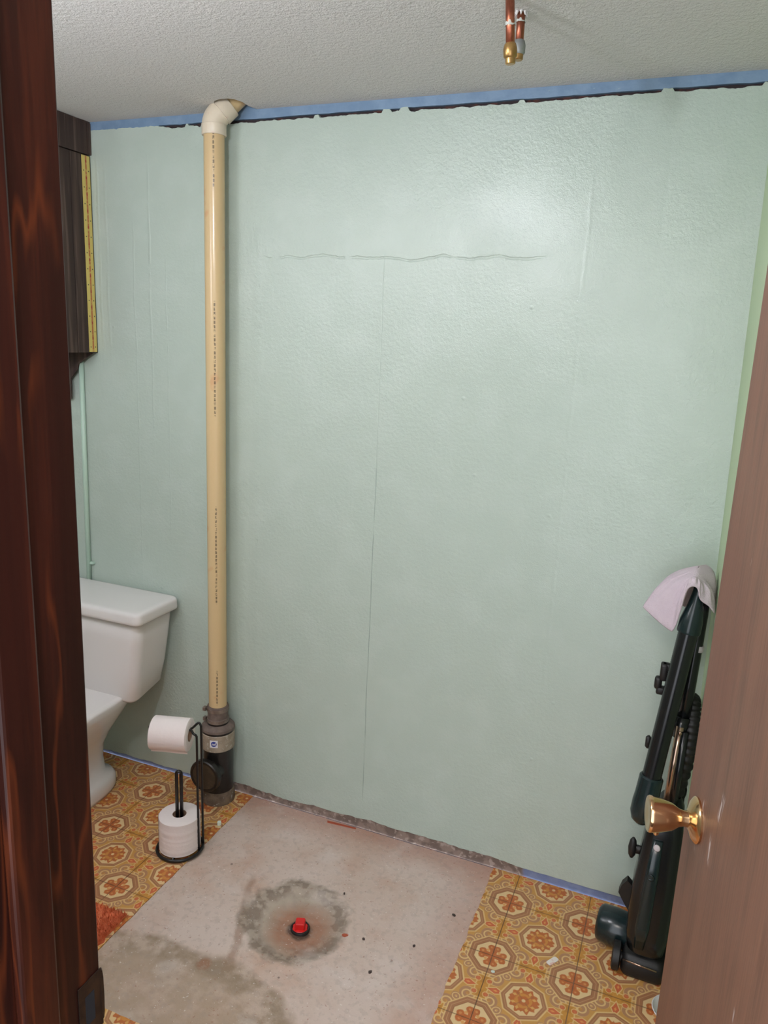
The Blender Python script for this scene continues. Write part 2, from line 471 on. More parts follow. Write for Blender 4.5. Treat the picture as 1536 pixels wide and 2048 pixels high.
# ------------------------------------------------------------------ other walls
def green_material():
    m = Mat('green_paint', (184, 204, 164), rough=.5)
    m.mix((172, 194, 156), m.noise(3, 3)*.6); m.height(m.noise(110, 3)); return m.done(.001, .4)
bm = nb(); prism(bm, [(.1254, 0), (.225, 0), (.225, HC), (.0862, HC)], 1, -.45, .012); box(bm, XR+.10, .60, -.45, -.36, 0, HC); box(bm, .46, .60, -1.60, -.45, 0, HC)
struct(obj('wall_right', bm, green_material()))
bm = nb(); box(bm, -2.60, -2.50, -1.75, .012, 0, HC)
struct(obj('wall_left', bm, MINT))
def hall_material():
    m = Mat('hall_paint', (190, 184, 172), rough=.7); m.mix((178, 172, 160), m.noise(3, 3)*.6); return m.done()
JX0, JX1, JY = -.48, .215, -1.576
bm = nb(); box(bm, -2.6, JX0-.022, -1.70, -1.60, 0, HC); box(bm, JX1+.022, .62, -1.70, -1.60, 0, HC); box(bm, JX0-.022, JX1+.022, -1.70, -1.60, 2.07, HC)
struct(obj('wall_front', bm, hall_material()))

def dark_floor_material():
    m = Mat('hall_dark_floor', (70, 54, 44), rough=1.0, spec=.05); m.mix((54, 42, 34), m.noise(120, 3)*.8); m.height(m.noise(300, 2)); return m.done(.003, .6)
struct(obj('floor_hall_unseen', box(nb(), -1.6, 1.2, -3.4, -1.706, -.002, .006), dark_floor_material()))  # unseen floor, added and coloured dark to cut bounce light on the jamb
struct(obj('wall_hall_unseen', box(nb(), 1.1, 1.2, -3.4, -1.706, 0.006, HC), hall_material()))  # unseen side wall, added to keep some world light off the jamb
def mahogany():
    m = Mat('stained_wood', (48, 22, 16), rough=.36, spec=.3)
    x, y, z = m.xyz()
    g = m.noise(16, 5, stretch=(2.5, 2.5, .16), rough=.6, dist=.6); f = m.noise(120, 4, stretch=(1.4, 1.4, .05))
    m.mix((26, 14, 12), g.lt(.47, .2)*.8); m.mix((76, 35, 21), g.gt(.58, .12)*.5); m.mix((24, 12, 10), f.gt(.55, .15)*.5)
    m.mix((58, 21, 17), m.noise(3, 3, stretch=(1, 1, .3)).gt(.5, .2)*.5)
    k = m.noise(5, 3, stretch=(3, 3, .35), dist=.3); st = ((y*16.0 + k*5.0).frac() - .5).abs()
    m.mix((90, 42, 22), st.lt(.06, .10)*m.noise(6, 3, stretch=(2, 2, .5)).gt(.50, .10)*.75)
    m.height(f*.5); return m.done(.0006, .5)
WOOD = mahogany()
bm = nb()
jt = struct(bpy.data.objects.new('trim_1', None), 'dark reddish stained wooden door jamb with stop'); COL.objects.link(jt)
bm = nb(); box(bm, JX0-.020, JX0, -1.715, JY, 0, 2.07, .0015); obj('jamb_board', bm, WOOD, jt)
bm = nb(); box(bm, JX0, JX0+.011, -1.676, -1.6365, 0, 2.05, .003); obj('door_stop', bm, WOOD, jt)
bm = nb(); box(bm, JX1, JX1+.02, -1.715, JY, 0, 2.07, .0015); obj('jamb_board', bm, WOOD, jt)
bm = nb(); box(bm, JX0-.02, JX1+.02, -1.715, JY, 2.05, 2.07, .0015); obj('head_board', bm, WOOD, jt)
# strike plate near the latch height
BRASSOLD = Mat('old_brass', (62, 44, 32), rough=.55, metal=.5); BRASSOLD.mix((36, 26, 22), BRASSOLD.noise(60, 3).gt(.5, .2)*.8); BRASSOLD = BRASSOLD.done()
HOLE = Mat('latch_hole', (20, 22, 30), rough=.9).done()
sp_o = obj('strike_plate', box(nb(), JX0, JX0+.0015, -1.606, JY+.001, .905, .972, .0005), BRASSOLD, jt)
bm = nb(); tube(bm, [(JX0+.0008, JY-.001, .938), (JX0+.0004, JY+.003, .938), (JX0-.003, JY+.006, .938)], .0012, 8)
for v in bm.verts: v.co.z = .938 + (v.co.z-.938)*24
obj('strike_lip', bm, BRASSOLD, sp_o)
obj('latch_hole', box(nb(), JX0+.0012, JX0+.0019, -1.598, -1.586, .922, .956, .0003), HOLE, sp_o)

# ------------------------------------------------------------------ door (open into the room) with its knob
def door_wood():
    m = Mat('door_veneer', (112, 80, 64), rough=.45, spec=.35)
    f = m.noise(300, 3, stretch=(1, 1, .03)); g = m.noise(10, 4, stretch=(3, 3, .15))
    m.mix((84, 58, 46), f.gt(.5, .2)*.6); m.mix((122, 86, 68), g.gt(.5, .2)*.5); m.mix((106, 64, 50), m.noise(5, 3, stretch=(1, 1, .3)).gt(.52, .15)*.5)
    m.mix((196, 184, 180), m.noise(26, 4, stretch=(1, 1, .25)).gt(.72, .03)*.5)
    x, y, z = m.xyz()
    for cx_, cz_, tl, ln, wd in ((.527, 1.006, -.2, .020, .006), (.60, .955, .3, .012, .003), (.548, .93, .1, .022, .003), (.612, .895, .0, .014, .004)):
        uu = (z-cz_) + (x-cx_)*tl; ww = (x-cx_) - (z-cz_)*tl
        m.mix((206, 196, 192), uu.abs().lt(ln, .01)*ww.abs().lt(wd, .004)*m.noise(220, 3, stretch=(1, 1, .15)).gt(.52, .1)*.6)
    m.height(f*.5); return m.done(.0005, .5)
DW = door_wood()
hinge = Vector((.212, -1.574, 0)); edge = Vector((.0672, -.910, 0))
dv_ = (edge-hinge); L = dv_.length; dv_.normalize(); nrm = Vector((-dv_.y, dv_.x, 0))   # nrm faces the left
droot = struct(bpy.data.objects.new('door_1', None), 'brown wooden door standing open with brass knob'); COL.objects.link(droot)
ang = math.atan2(dv_.y, dv_.x)
droot.location = hinge; droot.rotation_euler = (0, 0, ang)      # local x runs to the free edge, local +y is the knob face
obj('door_leaf', box(nb(), 0, L, -.035, 0, .012, 2.045, .001), DW, droot)
def brass():
    m = Mat('polished_brass', (226, 192, 146), rough=.16, metal=1.0); m.mix((212, 158, 118), m.noise(14, 3).gt(.5, .2)*.6); return m.done()
BR = brass()
KZ = .925; kx = L-.060
kn = bpy.data.objects.new('door_knob', None); COL.objects.link(kn); kn.parent = droot; kn.location = (kx, 0, KZ); kn['label'] = 'polished brass round door knob'
bm = nb(); lathe(bm, (0, 0, 0), (0, 1, 0), [(0, .033), (.003, .0335), (.005, .032), (.009, .026), (.012, .017), (.014, .0135)], 40); obj('rose', bm, BR, kn, 40)
bm = nb(); lathe(bm, (0, .012, 0), (0, 1, 0), [(0, .0125), (.008, .0115), (.014, .013), (.024, .0195), (.038, .0235), (.052, .0262), (.056, .0265), (.058, .0255), (.059, .022), (.0575, .012), (.057, .0)], 40); obj('grip', bm, BR, kn, 40)
bm = nb(); lathe(bm, (.0, .055, -.027), (0, 0, -1), [(-.004, .0045), (.003, .0045), (.006, .003)], 16); obj('lock_tab', bm, BR, kn, 40)
bm = nb(); box(bm, L-.0005, L+.0012, -.029, -.006, KZ-.028, KZ+.028, .0004); obj('latch_plate', bm, BR, droot)

# ------------------------------------------------------------------ ceiling bulb (above and ahead of the camera, out of frame)
LX, LY = -.85, -1.40
lamp = thing('ceiling_lamp', 'white porcelain bulb holder with bare round bulb on the ceiling', 'lamp')
PORC = Mat('porcelain', (226, 226, 222), rough=.12, spec=.6); PORC.mix((214, 214, 212), PORC.noise(3, 2)*.5); PORC = PORC.done()
bm = nb(); lathe(bm, (LX, LY, HC), (0, 0, -1), [(0, .06), (.012, .06), (.03, .04), (.055, .03), (.095, .028)], 32); obj('bulb_holder', bm, PORC, lamp, 40)
gm = bpy.data.materials.new('lit_bulb'); gm.use_nodes = True
gb = gm.node_tree.nodes['Principled BSDF']; gb.inputs['Base Color'].default_value = (1, .95, .88, 1)
gb.inputs['Emission Color'].default_value = (.95, .98, 1.07, 1); gb.inputs['Emission Strength'].default_value = BULB
bm = nb(); lathe(bm, (LX, LY, HC-.095), (0, 0, -1), [(0, .02), (.02, .026), (.045, .042), (.07, .05), (.09, .047), (.11, .034), (.12, .016), (.122, .002)], 20); obj('bulb', bm, gm, lamp, True)

# frosted globe over the (hidden) vanity on the front wall, left of the doorway
vl = thing('vanity_lamp', 'frosted globe lamp on the inside of the front wall left of the doorway', 'lamp')
GX_, GY_, GZ_ = -1.62, -1.37, 1.86
bm = nb(); lathe(bm, (GX_, -1.60, GZ_), (0, 1, 0), [(0, .055), (.02, .055), (.03, .045), (.036, .04)], 28); obj('lamp_mount', bm, PORC, vl, 40)
gm2 = gm.copy(); gm2.name = 'lit_globe'; gm2.node_tree.nodes['Principled BSDF'].inputs['Emission Strength'].default_value = GLOBE
bm = nb(); bmesh.ops.create_uvsphere(bm, u_segments=20, v_segments=12, radius=.20)
for v in bm.verts: v.co += Vector((GX_, GY_, GZ_))
obj('globe', bm, gm2, vl, True)

# ------------------------------------------------------------------ yellowed vent pipe with its elbow
AX, AY = -1.375, -.060
def cpvc():
    m = Mat('yellowed_plastic', (214, 188, 144), rough=.22, spec=.5)
    x, y, z = m.xyz()
    m.mix((206, 178, 134), m.noise(3, 3, stretch=(1, 1, .3))*.8)
    m.mix((206, 150, 110), m.noise(14, 3).gt(.66, .08)*.5)
    # line of factory ink print down the front (too worn to read)
    an = ((x-AX).atan2((y-AY)*(-1.0)))
    st = (an-.52 + (m.noise(6, 1, stretch=(0, 0, 1))-.5)*.12).abs().lt(.085, .05)
    zone = z.band(2.0, 2.16, .01).max(z.band(1.34, 1.68, .01)).max(z.band(.73, 1.05, .01)).max(z.band(.37, .49, .01))
    ch = (z*78.0).frac().lt(.74, .1)*(m.noise(90, 2, stretch=(3, 3, 1)).gt(.42, .06))*m.noise(18, 2, stretch=(0, 0, 1)).gt(.36, .1)
    m.mix((98, 84, 66), st*zone*ch*.85)
    return m.done()
def white_pvc():
    m = Mat('white_pvc', (224, 212, 192), rough=.35); m.mix((214, 200, 176), m.noise(18, 3)*.6)
    m.mix((216, 190, 170), m.noise(30, 3).gt(.64, .06)*.5); return m.done()
CP, WP = cpvc(), white_pvc()
vp = thing('vent_pipe', 'tall yellowed plastic vent pipe rising to a white elbow at the ceiling', 'pipe')
bm = nb(); lathe(bm, (AX, AY, .30), (0, 0, 1), [(0, .0302), (1.86, .0302)], 40); obj('pipe_run', bm, CP, vp, 40)
ed = Vector((.63, .34, .70)).normalized(); ec = Vector((AX, AY, 2.186))
el = bpy.data.objects.new('elbow', None); COL.objects.link(el); el.parent = vp; el['label'] = 'white plastic elbow'
bm = nb(); lathe(bm, (AX, AY, 2.143), (0, 0, 1), [(0, .0312), (0, .0345), (.002, .0355), (.030, .0352)], 40); obj('lower_hub', bm, WP, el, 40)
pts = []
for k in range(13):
    t = k/12; a = Vector((AX, AY, 2.170)); b = Vector((AX, AY, 2.192)); c = ec + ed*.034
    pts.append(a*(1-t)**2 + b*2*t*(1-t) + c*t*t)
bm = nb(); tube(bm, pts, .0342, 36); obj('bend', bm, WP, el, True)
bm = nb(); lathe(bm, ec + ed*.026, ed, [(0, .034), (.001, .0362), (.034, .0362), (.036, .0352), (.036, .0312)], 40); obj('upper_hub', bm, WP, el, 40)
bm = nb(); tube(bm, [Vector((AX, AY, 2.172)) + Vector((math.cos(a), math.sin(a), 0))*.0355 for a in [2*math.pi*k/40 for k in range(40)]], .0006, 6, closed=True); obj('mould_line', bm, WP, el, True)
d, u, v = frame(ed)
bm = nb(); tube(bm, [ec + ed*.027 + (u*math.cos(a)+v*math.sin(a))*.0358 for a in [2*math.pi*k/40 for k in range(40)]], .0014, 6, closed=True); obj('hub_bead', bm, WP, el, True)
bm = nb(); lathe(bm, ec + ed*.05, ed, [(0, .0302), (.16, .0302)], 36); obj('branch_pipe', bm, CP, vp, 40)

# ------------------------------------------------------------------ cast-iron cleanout fitting
def rusty(name, base, dark, rough=.6, met=0.0, light=None):
    m = Mat(name, base, rough=rough, metal=met); m.mix(dark, m.noise(45, 4).gt(.48, .2)*.6)
    if light: m.mix(light, m.noise(90, 4).gt(.62, .05)*.7)
    m.height(m.noise(150, 3)); return m.done(.0008, .5)
IRON = rusty('black_iron', (34, 30, 28), (22, 19, 18), .28); RUBB = rusty('dusty_rubber', (120, 104, 96), (90, 78, 72), .7)
BAND = rusty('grey_band', (168, 154, 136), (140, 128, 112), .5, 0, (190, 182, 170)); FOOT = rusty('dirty_iron', (120, 104, 88), (78, 66, 58), .8, 0, (170, 166, 158))
STEEL = rusty('clamp_steel', (150, 138, 128), (108, 92, 84), .4, .5)
co = thing('cleanout_fitting', 'black cast iron cleanout fitting with round cap at the foot of the pipe', 'pipe fitting')
O = (AX, AY, 0); UP = (0, 0, 1)
bm = nb(); lathe(bm, O, UP, [(-.003, .0555), (.004, .0565), (.040, .0555), (.046, .052)], 44); obj('lead_joint', bm, FOOT, co, 35)
bm = nb(); lathe(bm, O, UP, [(.045, .0515), (.19, .0515), (.205, .0535)], 44); obj('barrel', bm, IRON, co, 35)
bm = nb(); lathe(bm, O, UP, [(.203, .054), (.206, .0565), (.262, .0565), (.264, .054)], 44); hb = obj('hub_band', bm, BAND, co, 35)
bm = nb(); lathe(bm, O, UP, [(.263, .0545), (.272, .0548), (.273, .056)], 44); obj('gasket', bm, IRON, co, 35)
bm = nb(); lathe(bm, O, UP, [(.272, .0575), (.280, .0565), (.288, .049), (.291, .040), (.292, .03)], 44); obj('hub_shoulder', bm, RUBB, co, 35)
bm = nb(); lathe(bm, O, UP, [(.289, .0365), (.297, .0365)], 40); obj('seal_ring', bm, IRON, co, 35)
bm = nb(); lathe(bm, O, UP, [(.296, .0345), (.300, .0365), (.310, .0365), (.312, .0345), (.336, .0345), (.338, .0360), (.352, .0360), (.356, .0345), (.356, .0305)], 40); cpl = obj('rubber_coupling', bm, RUBB, co, 35)
for zc, a in ((.304, 3.6), (.344, 3.75)):
    bm = nb(); lathe(bm, (AX, AY, zc-.006), UP, [(0, .0366), (.0, .0374), (.012, .0374), (.012, .0366)], 40); cl = obj('hose_clamp', bm, STEEL, cpl, 35)
    bm = nb(); cx, cyy = AX + .043*math.cos(a), AY + .043*math.sin(a); box(bm, cx-.006, cx+.006, cyy-.007, cyy+.007, zc-.007, zc+.007, .002)
    obj('clamp_screw', bm, STEEL, cpl)
# branch and screw cap facing out of the wall
bm = nb(); lathe(bm, (AX, AY, .128), (0, -1, 0), [(.02, .044), (.062, .044), (.066, .0465)], 40); obj('branch', bm, IRON, co, 35)
bm = nb(); lathe(bm, (AX, AY, .128), (0, -1, 0), [(.064, .055), (.066, .0570), (.082, .0570), (.086, .054), (.086, .047), (.084, .046), (.0835, .0)], 48, cap=False); cap_ = obj('screw_cap', bm, IRON, co, 35)
DISC = rusty('dull_cap_face', (82, 70, 56), (58, 50, 42), .55, .2)
bm = nb(); lathe(bm, (AX, AY, .128), (0, -1, 0), [(.082, .046), (.0848, .0458), (.0852, .0)], 44, cap=False); obj('cap_face', bm, DISC, cap_, 35)
# round-logo sticker on the grey band
WH = Mat('sticker_white', (232, 232, 236), rough=.5); WH.mix((222, 222, 228), WH.noise(50, 2)*.5); WH = WH.done()
SB = Mat('sticker_blue', (46, 62, 150), rough=.5).done()
sa = -math.pi/2 + .34; R0 = .0569
def onband(s, z, r=R0): return Vector((AX + r*math.cos(sa + s/R0), AY + r*math.sin(sa + s/R0), z))
bm = nb(); hw = .0135; rr = [[bm.verts.new(onband(-hw + 2*hw*i/8, 0.2375 + q)) for q in (-hw, hw)] for i in range(9)]
for a, b in zip(rr, rr[1:]): bm.faces.new((a[0], b[0], b[1], a[1]))
stk = obj('sticker', bm, WH, co); stk['label'] = 'small white sticker with a blue round logo'
bm = nb(); cv = bm.verts.new(onband(0, 0.2375, R0+.0003)); rg = [bm.verts.new(onband(.0098*math.cos(t), 0.2375 + .0098*math.sin(t), R0+.0003)) for t in [2*math.pi*k/28 for k in range(28)]]
for k in range(28): bm.faces.new((cv, rg[k], rg[(k+1) % 28]))
obj('logo_disc', bm, SB, stk)
cu = bpy.data.curves.new('logo', 'FONT'); cu.body = 'nsf'; cu.size = .0125; cu.align_x = 'CENTER'; cu.align_y = 'CENTER'; cu.offset = .0003
to = bpy.data.objects.new('logo_tmp', cu); COL.objects.link(to); bpy.context.view_layer.update()
me = bpy.data.meshes.new_from_object(to.evaluated_get(bpy.context.evaluated_depsgraph_get())); bpy.data.objects.remove(to)
for vv in me.vertices: vv.co = onband(vv.co.x, 0.2375 + vv.co.y, R0+.0006)
me.materials.clear(); me.materials.append(WH); lo = bpy.data.objects.new('logo_lettering', me); COL.objects.link(lo); lo.parent = stk

# ------------------------------------------------------------------ toilet
CER = Mat('glazed_ceramic', (232, 228, 226), rough=.10, spec=.6); CER.mix((224, 219, 217), CER.noise(2, 2)*.6); CER = CER.done()
tl = thing('toilet', 'white ceramic toilet with rectangular tank against the mint wall', 'toilet'); TX = -1.828
bm = nb()
def tsec(hx, y0, y1, r, z, sh=0.0):
    s = rrect(TX, (y0+y1)/2, hx, (y1-y0)/2, r, z, 6)
    return [(a, b, c + sh*(b-y0)/(y1-y0)) for a, b, c in s]
loft(bm, [tsec(.185, -.168, -.04, .03, .350, .035), tsec(.200, -.182, -.028, .03, .352, .040), tsec(.208, -.187, -.024, .035, .362, .035), tsec(.222, -.195, -.018, .035, .46, .01), tsec(.238, -.201, -.014, .035, .58), tsec(.246, -.205, -.012, .035, .657)])
tk = obj('tank', bm, CER, tl, True)
bm = nb()
loft(bm, [tsec(.252, -.214, -.012, .02, .654), tsec(.262, -.223, -.010, .022, .655), tsec(.266, -.227, -.009, .024, .659), tsec(.267, -.228, -.009, .025, .666), tsec(.266, -.227, -.009, .025, .684), tsec(.2645, -.2255, -.010, .024, .690), tsec(.260, -.221, -.012, .022, .6945), tsec(.252, -.213, -.015, .02, .6965), tsec(.240, -.201, -.022, .015, .697), tsec(.10, -.13, -.09, .01, .6975)])
obj('tank_lid', bm, CER, tl, True)
bm = nb()
def bsec(hx, yb, yf, z, e=2.6, n=40):
    out = []
    for k in range(n):
        a = 2*math.pi*k/n; c, s = math.cos(a), math.sin(a)
        out.append((TX + hx*math.copysign(abs(c)**(2/e), c), (yb+yf)/2 + (yb-yf)/2*math.copysign(abs(s)**(2/e), s), z))
    return out
loft(bm, [bsec(.104, -.120, -.50, -.003, 3), bsec(.108, -.116, -.505, .012, 3), bsec(.107, -.118, -.50, .040, 3), bsec(.098, -.128, -.49, .055, 3), bsec(.078, -.150, -.47, .066, 3), bsec(.072, -.155, -.46, .12, 3),
          bsec(.078, -.150, -.48, .175, 3), bsec(.100, -.12, -.55, .225, 3), bsec(.138, -.08, -.63, .29, 3.2), bsec(.158, -.05, -.68, .335, 3.4), bsec(.163, -.04, -.70, .36, 3.6), bsec(.160, -.045, -.70, .368, 3.6), bsec(.14, -.06, -.66, .37, 3.6)])
obj('bowl', bm, CER, tl, True)
SEAT = Mat('seat_plastic', (226, 214, 210), rough=.25).done()
bm = nb(); loft(bm, [bsec(.155, -.30, -.71, .371, 2.4), bsec(.165, -.292, -.72, .376, 2.4), bsec(.165, -.292, -.72, .392, 2.4), bsec(.155, -.30, -.71, .398, 2.4)]); obj('seat', bm, SEAT, tl, True)

# ------------------------------------------------------------------ thin painted conduit behind the tank
PC = Mat('conduit_paint', (186, 212, 196), rough=.4); PC.height(PC.noise(90, 3)); PC = PC.done(.001, .4)
cd = thing('conduit', 'thin mint painted conduit running down the wall behind the toilet tank', 'conduit')
bm = nb(); tube(bm, [(-1.954, -.0085, 1.475), (-1.958, -.0085, 1.1), (-1.962, -.0085, .66)], .0085, 14); obj('conduit_run', bm, PC, cd, True)
bm = nb(); box(bm, -1.966, -1.938, -.012, -.0005, .752, .762, .002); obj('strap', bm, PC, cd)

# ------------------------------------------------------------------ dark wall cabinet with a tape-measure strip on its side
def dark_wood():
    m = Mat('dark_cabinet_wood', (80, 64, 57), rough=.6, spec=.3)
    g = m.noise(40, 4, stretch=(1, 1, .06)); m.mix((56, 44, 41), g.gt(.45, .2)*.8); m.mix((110, 92, 82), m.noise(90, 3, stretch=(1, 1, .04)).gt(.6, .1)*.5)
    m.height(g); return m.done(.0008, .4)
DKW = dark_wood(); SX = -1.886
cb = thing('wall_cabinet', 'dark brown wooden wall cabinet above the toilet reaching the ceiling', 'cabinet')
obj('carcass', box(nb(), -2.40, SX, -.088, -.0008, 1.507, 2.122, .001), DKW, cb)
obj('face_frame', box(nb(), -2.40, SX, -.165, -.0905, 1.507, 2.122, .001), DKW, cb)
obj('groove_filler', box(nb(), -2.39, SX-.006, -.092, -.086, 1.51, 2.12), GAP, cb)
bm = nb()
prism(bm, [(-.172, 2.1245), (-.0008, 2.1245), (-.0008, 2.2225), (-.03, 2.2225), (-.06, 2.2215), (-.172, 2.2225)], 0, -2.41, SX+.004)
obj('crown_board', bm, DKW, cb)
obj('scribe_strip', box(nb(), SX+.0042, SX+.0065, -.014, -.0008, 2.1245, 2.218, .0005), DKW, cb)
bm = nb(); prism(bm, [(SX, 1.5065), (-1.915, 1.490), (-1.944, 1.471), (-1.951, 1.468), (-1.957, 1.450), (-1.99, 1.414), (-1.991, 1.345), (-2.38, 1.345), (-2.38, 1.5065)], 1, -.0225, -.018); obj('lower_back_board', bm, DKW, cb)
def tape_material():
    m = Mat('tape_strip', (216, 198, 112), rough=.45)
    x, y, z = m.xyz(); n = m.noise(120, 2, stretch=(1, 1, 1))
    c = y + .0225
    m.mix((186, 104, 62), c.abs().lt(.0035, .002)*(n.gt(.42, .1)*.6 + .35))
    m.mix((170, 60, 50), c.abs().lt(.0025, .002)*(z*20.0).frac().lt(.16, .05))
    zz = ((z*20.0).frac() - .5)/20.0
    for s in (-.0105, .0105):
        q = ((c-s)*(c-s) + zz*zz).sqrt(); m.mix((40, 36, 34), q.lt(.0020, .001))
    return m.done()
bm = nb(); box(bm, SX, SX+.0012, -.0400, -.0055, 1.509, 2.120); o = obj('tape_strip', bm, tape_material(), cb); o['label'] = 'yellow tape strip with red centre line and dots'

# ------------------------------------------------------------------ toilet-paper stand and two rolls
BW = Mat('black_wire', (22, 20, 20), rough=.3, spec=.5).done()
ts = thing('paper_stand', 'black wire toilet paper stand on the patterned floor beside the cleanout', 'paper holder')
QX, QY = -1.328, -.340
bm = nb(); tube(bm, [(QX + .070*math.cos(a), QY + .070*math.sin(a), .0065) for a in [2*math.pi*k/48 for k in range(48)]], .0050, 10, closed=True); obj('base_ring', bm, BW, ts, True)
bm = nb(); tube(bm, [(QX-.066, QY-.02, .0065), (QX+.066, QY+.02, .0065)], .004, 8); tube(bm, [(QX-.02, QY+.066, .0065), (QX+.02, QY-.066, .0065)], .004, 8); obj('cross_bar', bm, BW, ts, True)
e1 = Vector((.83, .56, 0))
C0 = Vector((QX, QY, 0)); pts = [C0 - e1*.0068 + Vector((0, 0, .006)), C0 - e1*.0068 + Vector((0, 0, .26))]
pts += [C0 + Vector((0, 0, .263)) + e1*.0068*math.cos(a) + Vector((0, 0, .0068*math.sin(a))) for a in [math.pi - math.pi*k/8 for k in range(9)]]
pts += [C0 + e1*.0068 + Vector((0, 0, .26)), C0 + e1*.0068 + Vector((0, 0, .006))]
bm = nb(); tube(bm, pts, .0055, 10); obj('spare_post', bm, BW, ts, True)
ar = Vector((-.955, -.297, 0)); side = Vector((.297, -.955, 0))
F1 = Vector((-1.2635, -.331, 0)); F2 = Vector((-1.2700, -.299, 0)); ZA = .404
def up_arm(F, s, zt):
    T = Vector((-1.303, -.3165, ZA)) + side*s
    a = [F + Vector((0, 0, .006)), F + Vector((-.002, 0, .2)), F + Vector((-.004, .002, zt-.03)), F + Vector((-.006, .002, zt-.006)), F + Vector((-.014, 0, zt)), T + ar*(-.006) + Vector((0, 0, .004)), T + ar*.01, T + ar*.06, T + ar*.120]
    return smoothpath(a, 5)
p1 = up_arm(F1, .0055, .405); p2 = up_arm(F2, -.0055, .424)
end = Vector((-1.303, -.3165, ZA)) + ar*.120
turn = [end + ar*.0055*math.sin(a) + side*.0055*math.cos(a) for a in [math.pi*k/6 for k in range(1, 6)]]
bm = nb(); tube(bm, p1 + turn + p2[::-1], .0037, 10); obj('wire_arm', bm, BW, ts, True)
PAP = Mat('toilet_paper', (238, 228, 226), rough=.95, spec=.1); PAP.mix((232, 218, 216), PAP.noise(12, 3)*.6); PAP.height(PAP.noise(160, 3)); PAP = PAP.done(.001, .5)
CARD = Mat('cardboard_core', (168, 134, 112), rough=.9).done()
def roll_at(name, o, d, ro, ri, ln, label, wob, flat):
    t = thing(name, label, 'toilet roll', 'toilet rolls')
    prof = [(0, ri+.001), (0, ro-.002)] + [(.002 + (ln-.004)*k/26, ro + wob*(fbm(k*.9, 61)-.5)*2) for k in range(27)] + [(ln, ro-.003), (ln, ri+.001)]
    bm = nb(); lathe(bm, o, d, prof, 48, cap=False); obj('paper', bm, PAP, t, 50)
    bm = nb(); lathe(bm, o, d, [(.001, ri+.0012), (.001, ri), (ln-.001, ri), (ln-.001, ri+.0012)], 32, cap=False); obj('core', bm, CARD, t, 50)
    return t
r1 = roll_at('toilet_roll', (QX, QY, .0115), (0, 0, 1), .0630, .0205, .112, 'spare toilet paper roll standing upright on the wire base', .0012, 0)
# loose outer sheet edge on the spare roll
bm = nb(); secs = []
for k in range(7):
    a = math.radians(196 + k*5); r = .0640 + .003*max(0, (3-k))/3
    secs.append([(QX + r*math.cos(a), QY + r*math.sin(a), z) for z in (.016, .05, .085, .120)])
V_ = [[bm.verts.new(q) for q in s] for s in secs]
for a, b in zip(V_, V_[1:]):
    for k in range(3): bm.faces.new((a[k], b[k], b[k+1], a[k+1]))
obj('loose_sheet', bm, PAP, r1, True)
rd = -ar
rc = Vector((-1.356, -.3335, .3885)); r2 = roll_at('toilet_roll', rc - rd*.0575, rd, .0505, .0195, .115, 'toilet paper roll hanging on the upper wire arm', .0004, 0)
bm = nb(); V_ = []
sd = Vector((side.x, side.y, 0))
for k in range(9):
    a = math.radians(-10 - k*9); r = .0512 + .0001*k
    q = rc + sd*(r*math.cos(a)) + Vector((0, 0, r*math.sin(a))) if k < 7 else rc + sd*(.0512*math.cos(math.radians(-64))) + sd*(.001*(k-6)) + Vector((0, 0, .0512*math.sin(math.radians(-64)) - .006*(k-6)))
    if k > 7: break
    V_.append([bm.verts.new(q - rd*.057), bm.verts.new(q - rd*.02 + Vector((0, 0, .001*k*.2))), bm.verts.new(q + rd*.02), bm.verts.new(q + rd*.0565)])
for a, b in zip(V_, V_[1:]):
    for k in range(3): bm.faces.new((a[k], b[k], b[k+1], a[k+1]))
obj('loose_sheet', bm, PAP, r2, True)

# ------------------------------------------------------------------ capped copper stubs hanging from the ceiling
def copper():
    m = Mat('copper', (214, 132, 100), rough=.36, metal=.85)
    m.mix((132, 74, 58), m.noise(50, 4, stretch=(1, 1, .5)).gt(.5, .15)*.7); x, y, z = m.xyz()
    m.mix((112, 70, 56), z.gt(2.178, .02)*.4); return m.done()
COP = copper(); CAPB = rusty('cap_brass', (188, 152, 96), (146, 112, 66), .3, .8); CAPG = rusty('grey_push_fitting', (160, 164, 160), (130, 134, 136), .45, .4); SPL = Mat('paint_splash', (190, 192, 184), rough=.7).done()
def stub(label, top, bot, r, cap_hi, cap_c, rings):
    t = thing('copper_stub', label, 'copper pipe', 'capped copper stubs')
    T, B = Vector(top), Vector(bot); d = (T-B).normalized()
    bm = nb(); tube(bm, [B + d*.02, T + d*.02], r, 24); obj('pipe', bm, COP, t, True)
    bm = nb(); lathe(bm, B, d, [(.010, r*1.22), (.013, r*1.52), (.026, r*1.56), (.034, r*1.30), (.036, r*1.02)], 28); obj('push_cap', bm, cap_c, t, 40)
    bm = nb(); lathe(bm, B, d, [(0, r*.95), (.0015, r*1.12), (.011, r*1.16)], 28); obj('cap_end', bm, CAPB, t, 40)
    for (hz, hh) in rings:
        bm = nb(); n = 24; dd, u, v = frame(d); lo_, hi_ = [], []
        for k in range(n):
            a = 2*math.pi*k/n; e = u*math.cos(a) + v*math.sin(a)
            lo_.append(bm.verts.new(B + d*(hz - hh*.25*fbm(k*.8, 71)) + e*(r+.0009))); hi_.append(bm.verts.new(B + d*(hz + hh*.9*max(0, fbm(k*.9, 72)-.35)+.0006) + e*(r+.0007)))
        for k in range(n): bm.faces.new((lo_[k], lo_[(k+1) % n], hi_[(k+1) % n], hi_[k]))
        obj('paint_ring', bm, SPL, t, True)
    return t
stub('longer capped copper stub with an all brass cap hanging from the ceiling', (-.406, -.530, HC), (-.3985, -.520, 2.1085), .0084, 0, CAPB, [(.066, .014)])
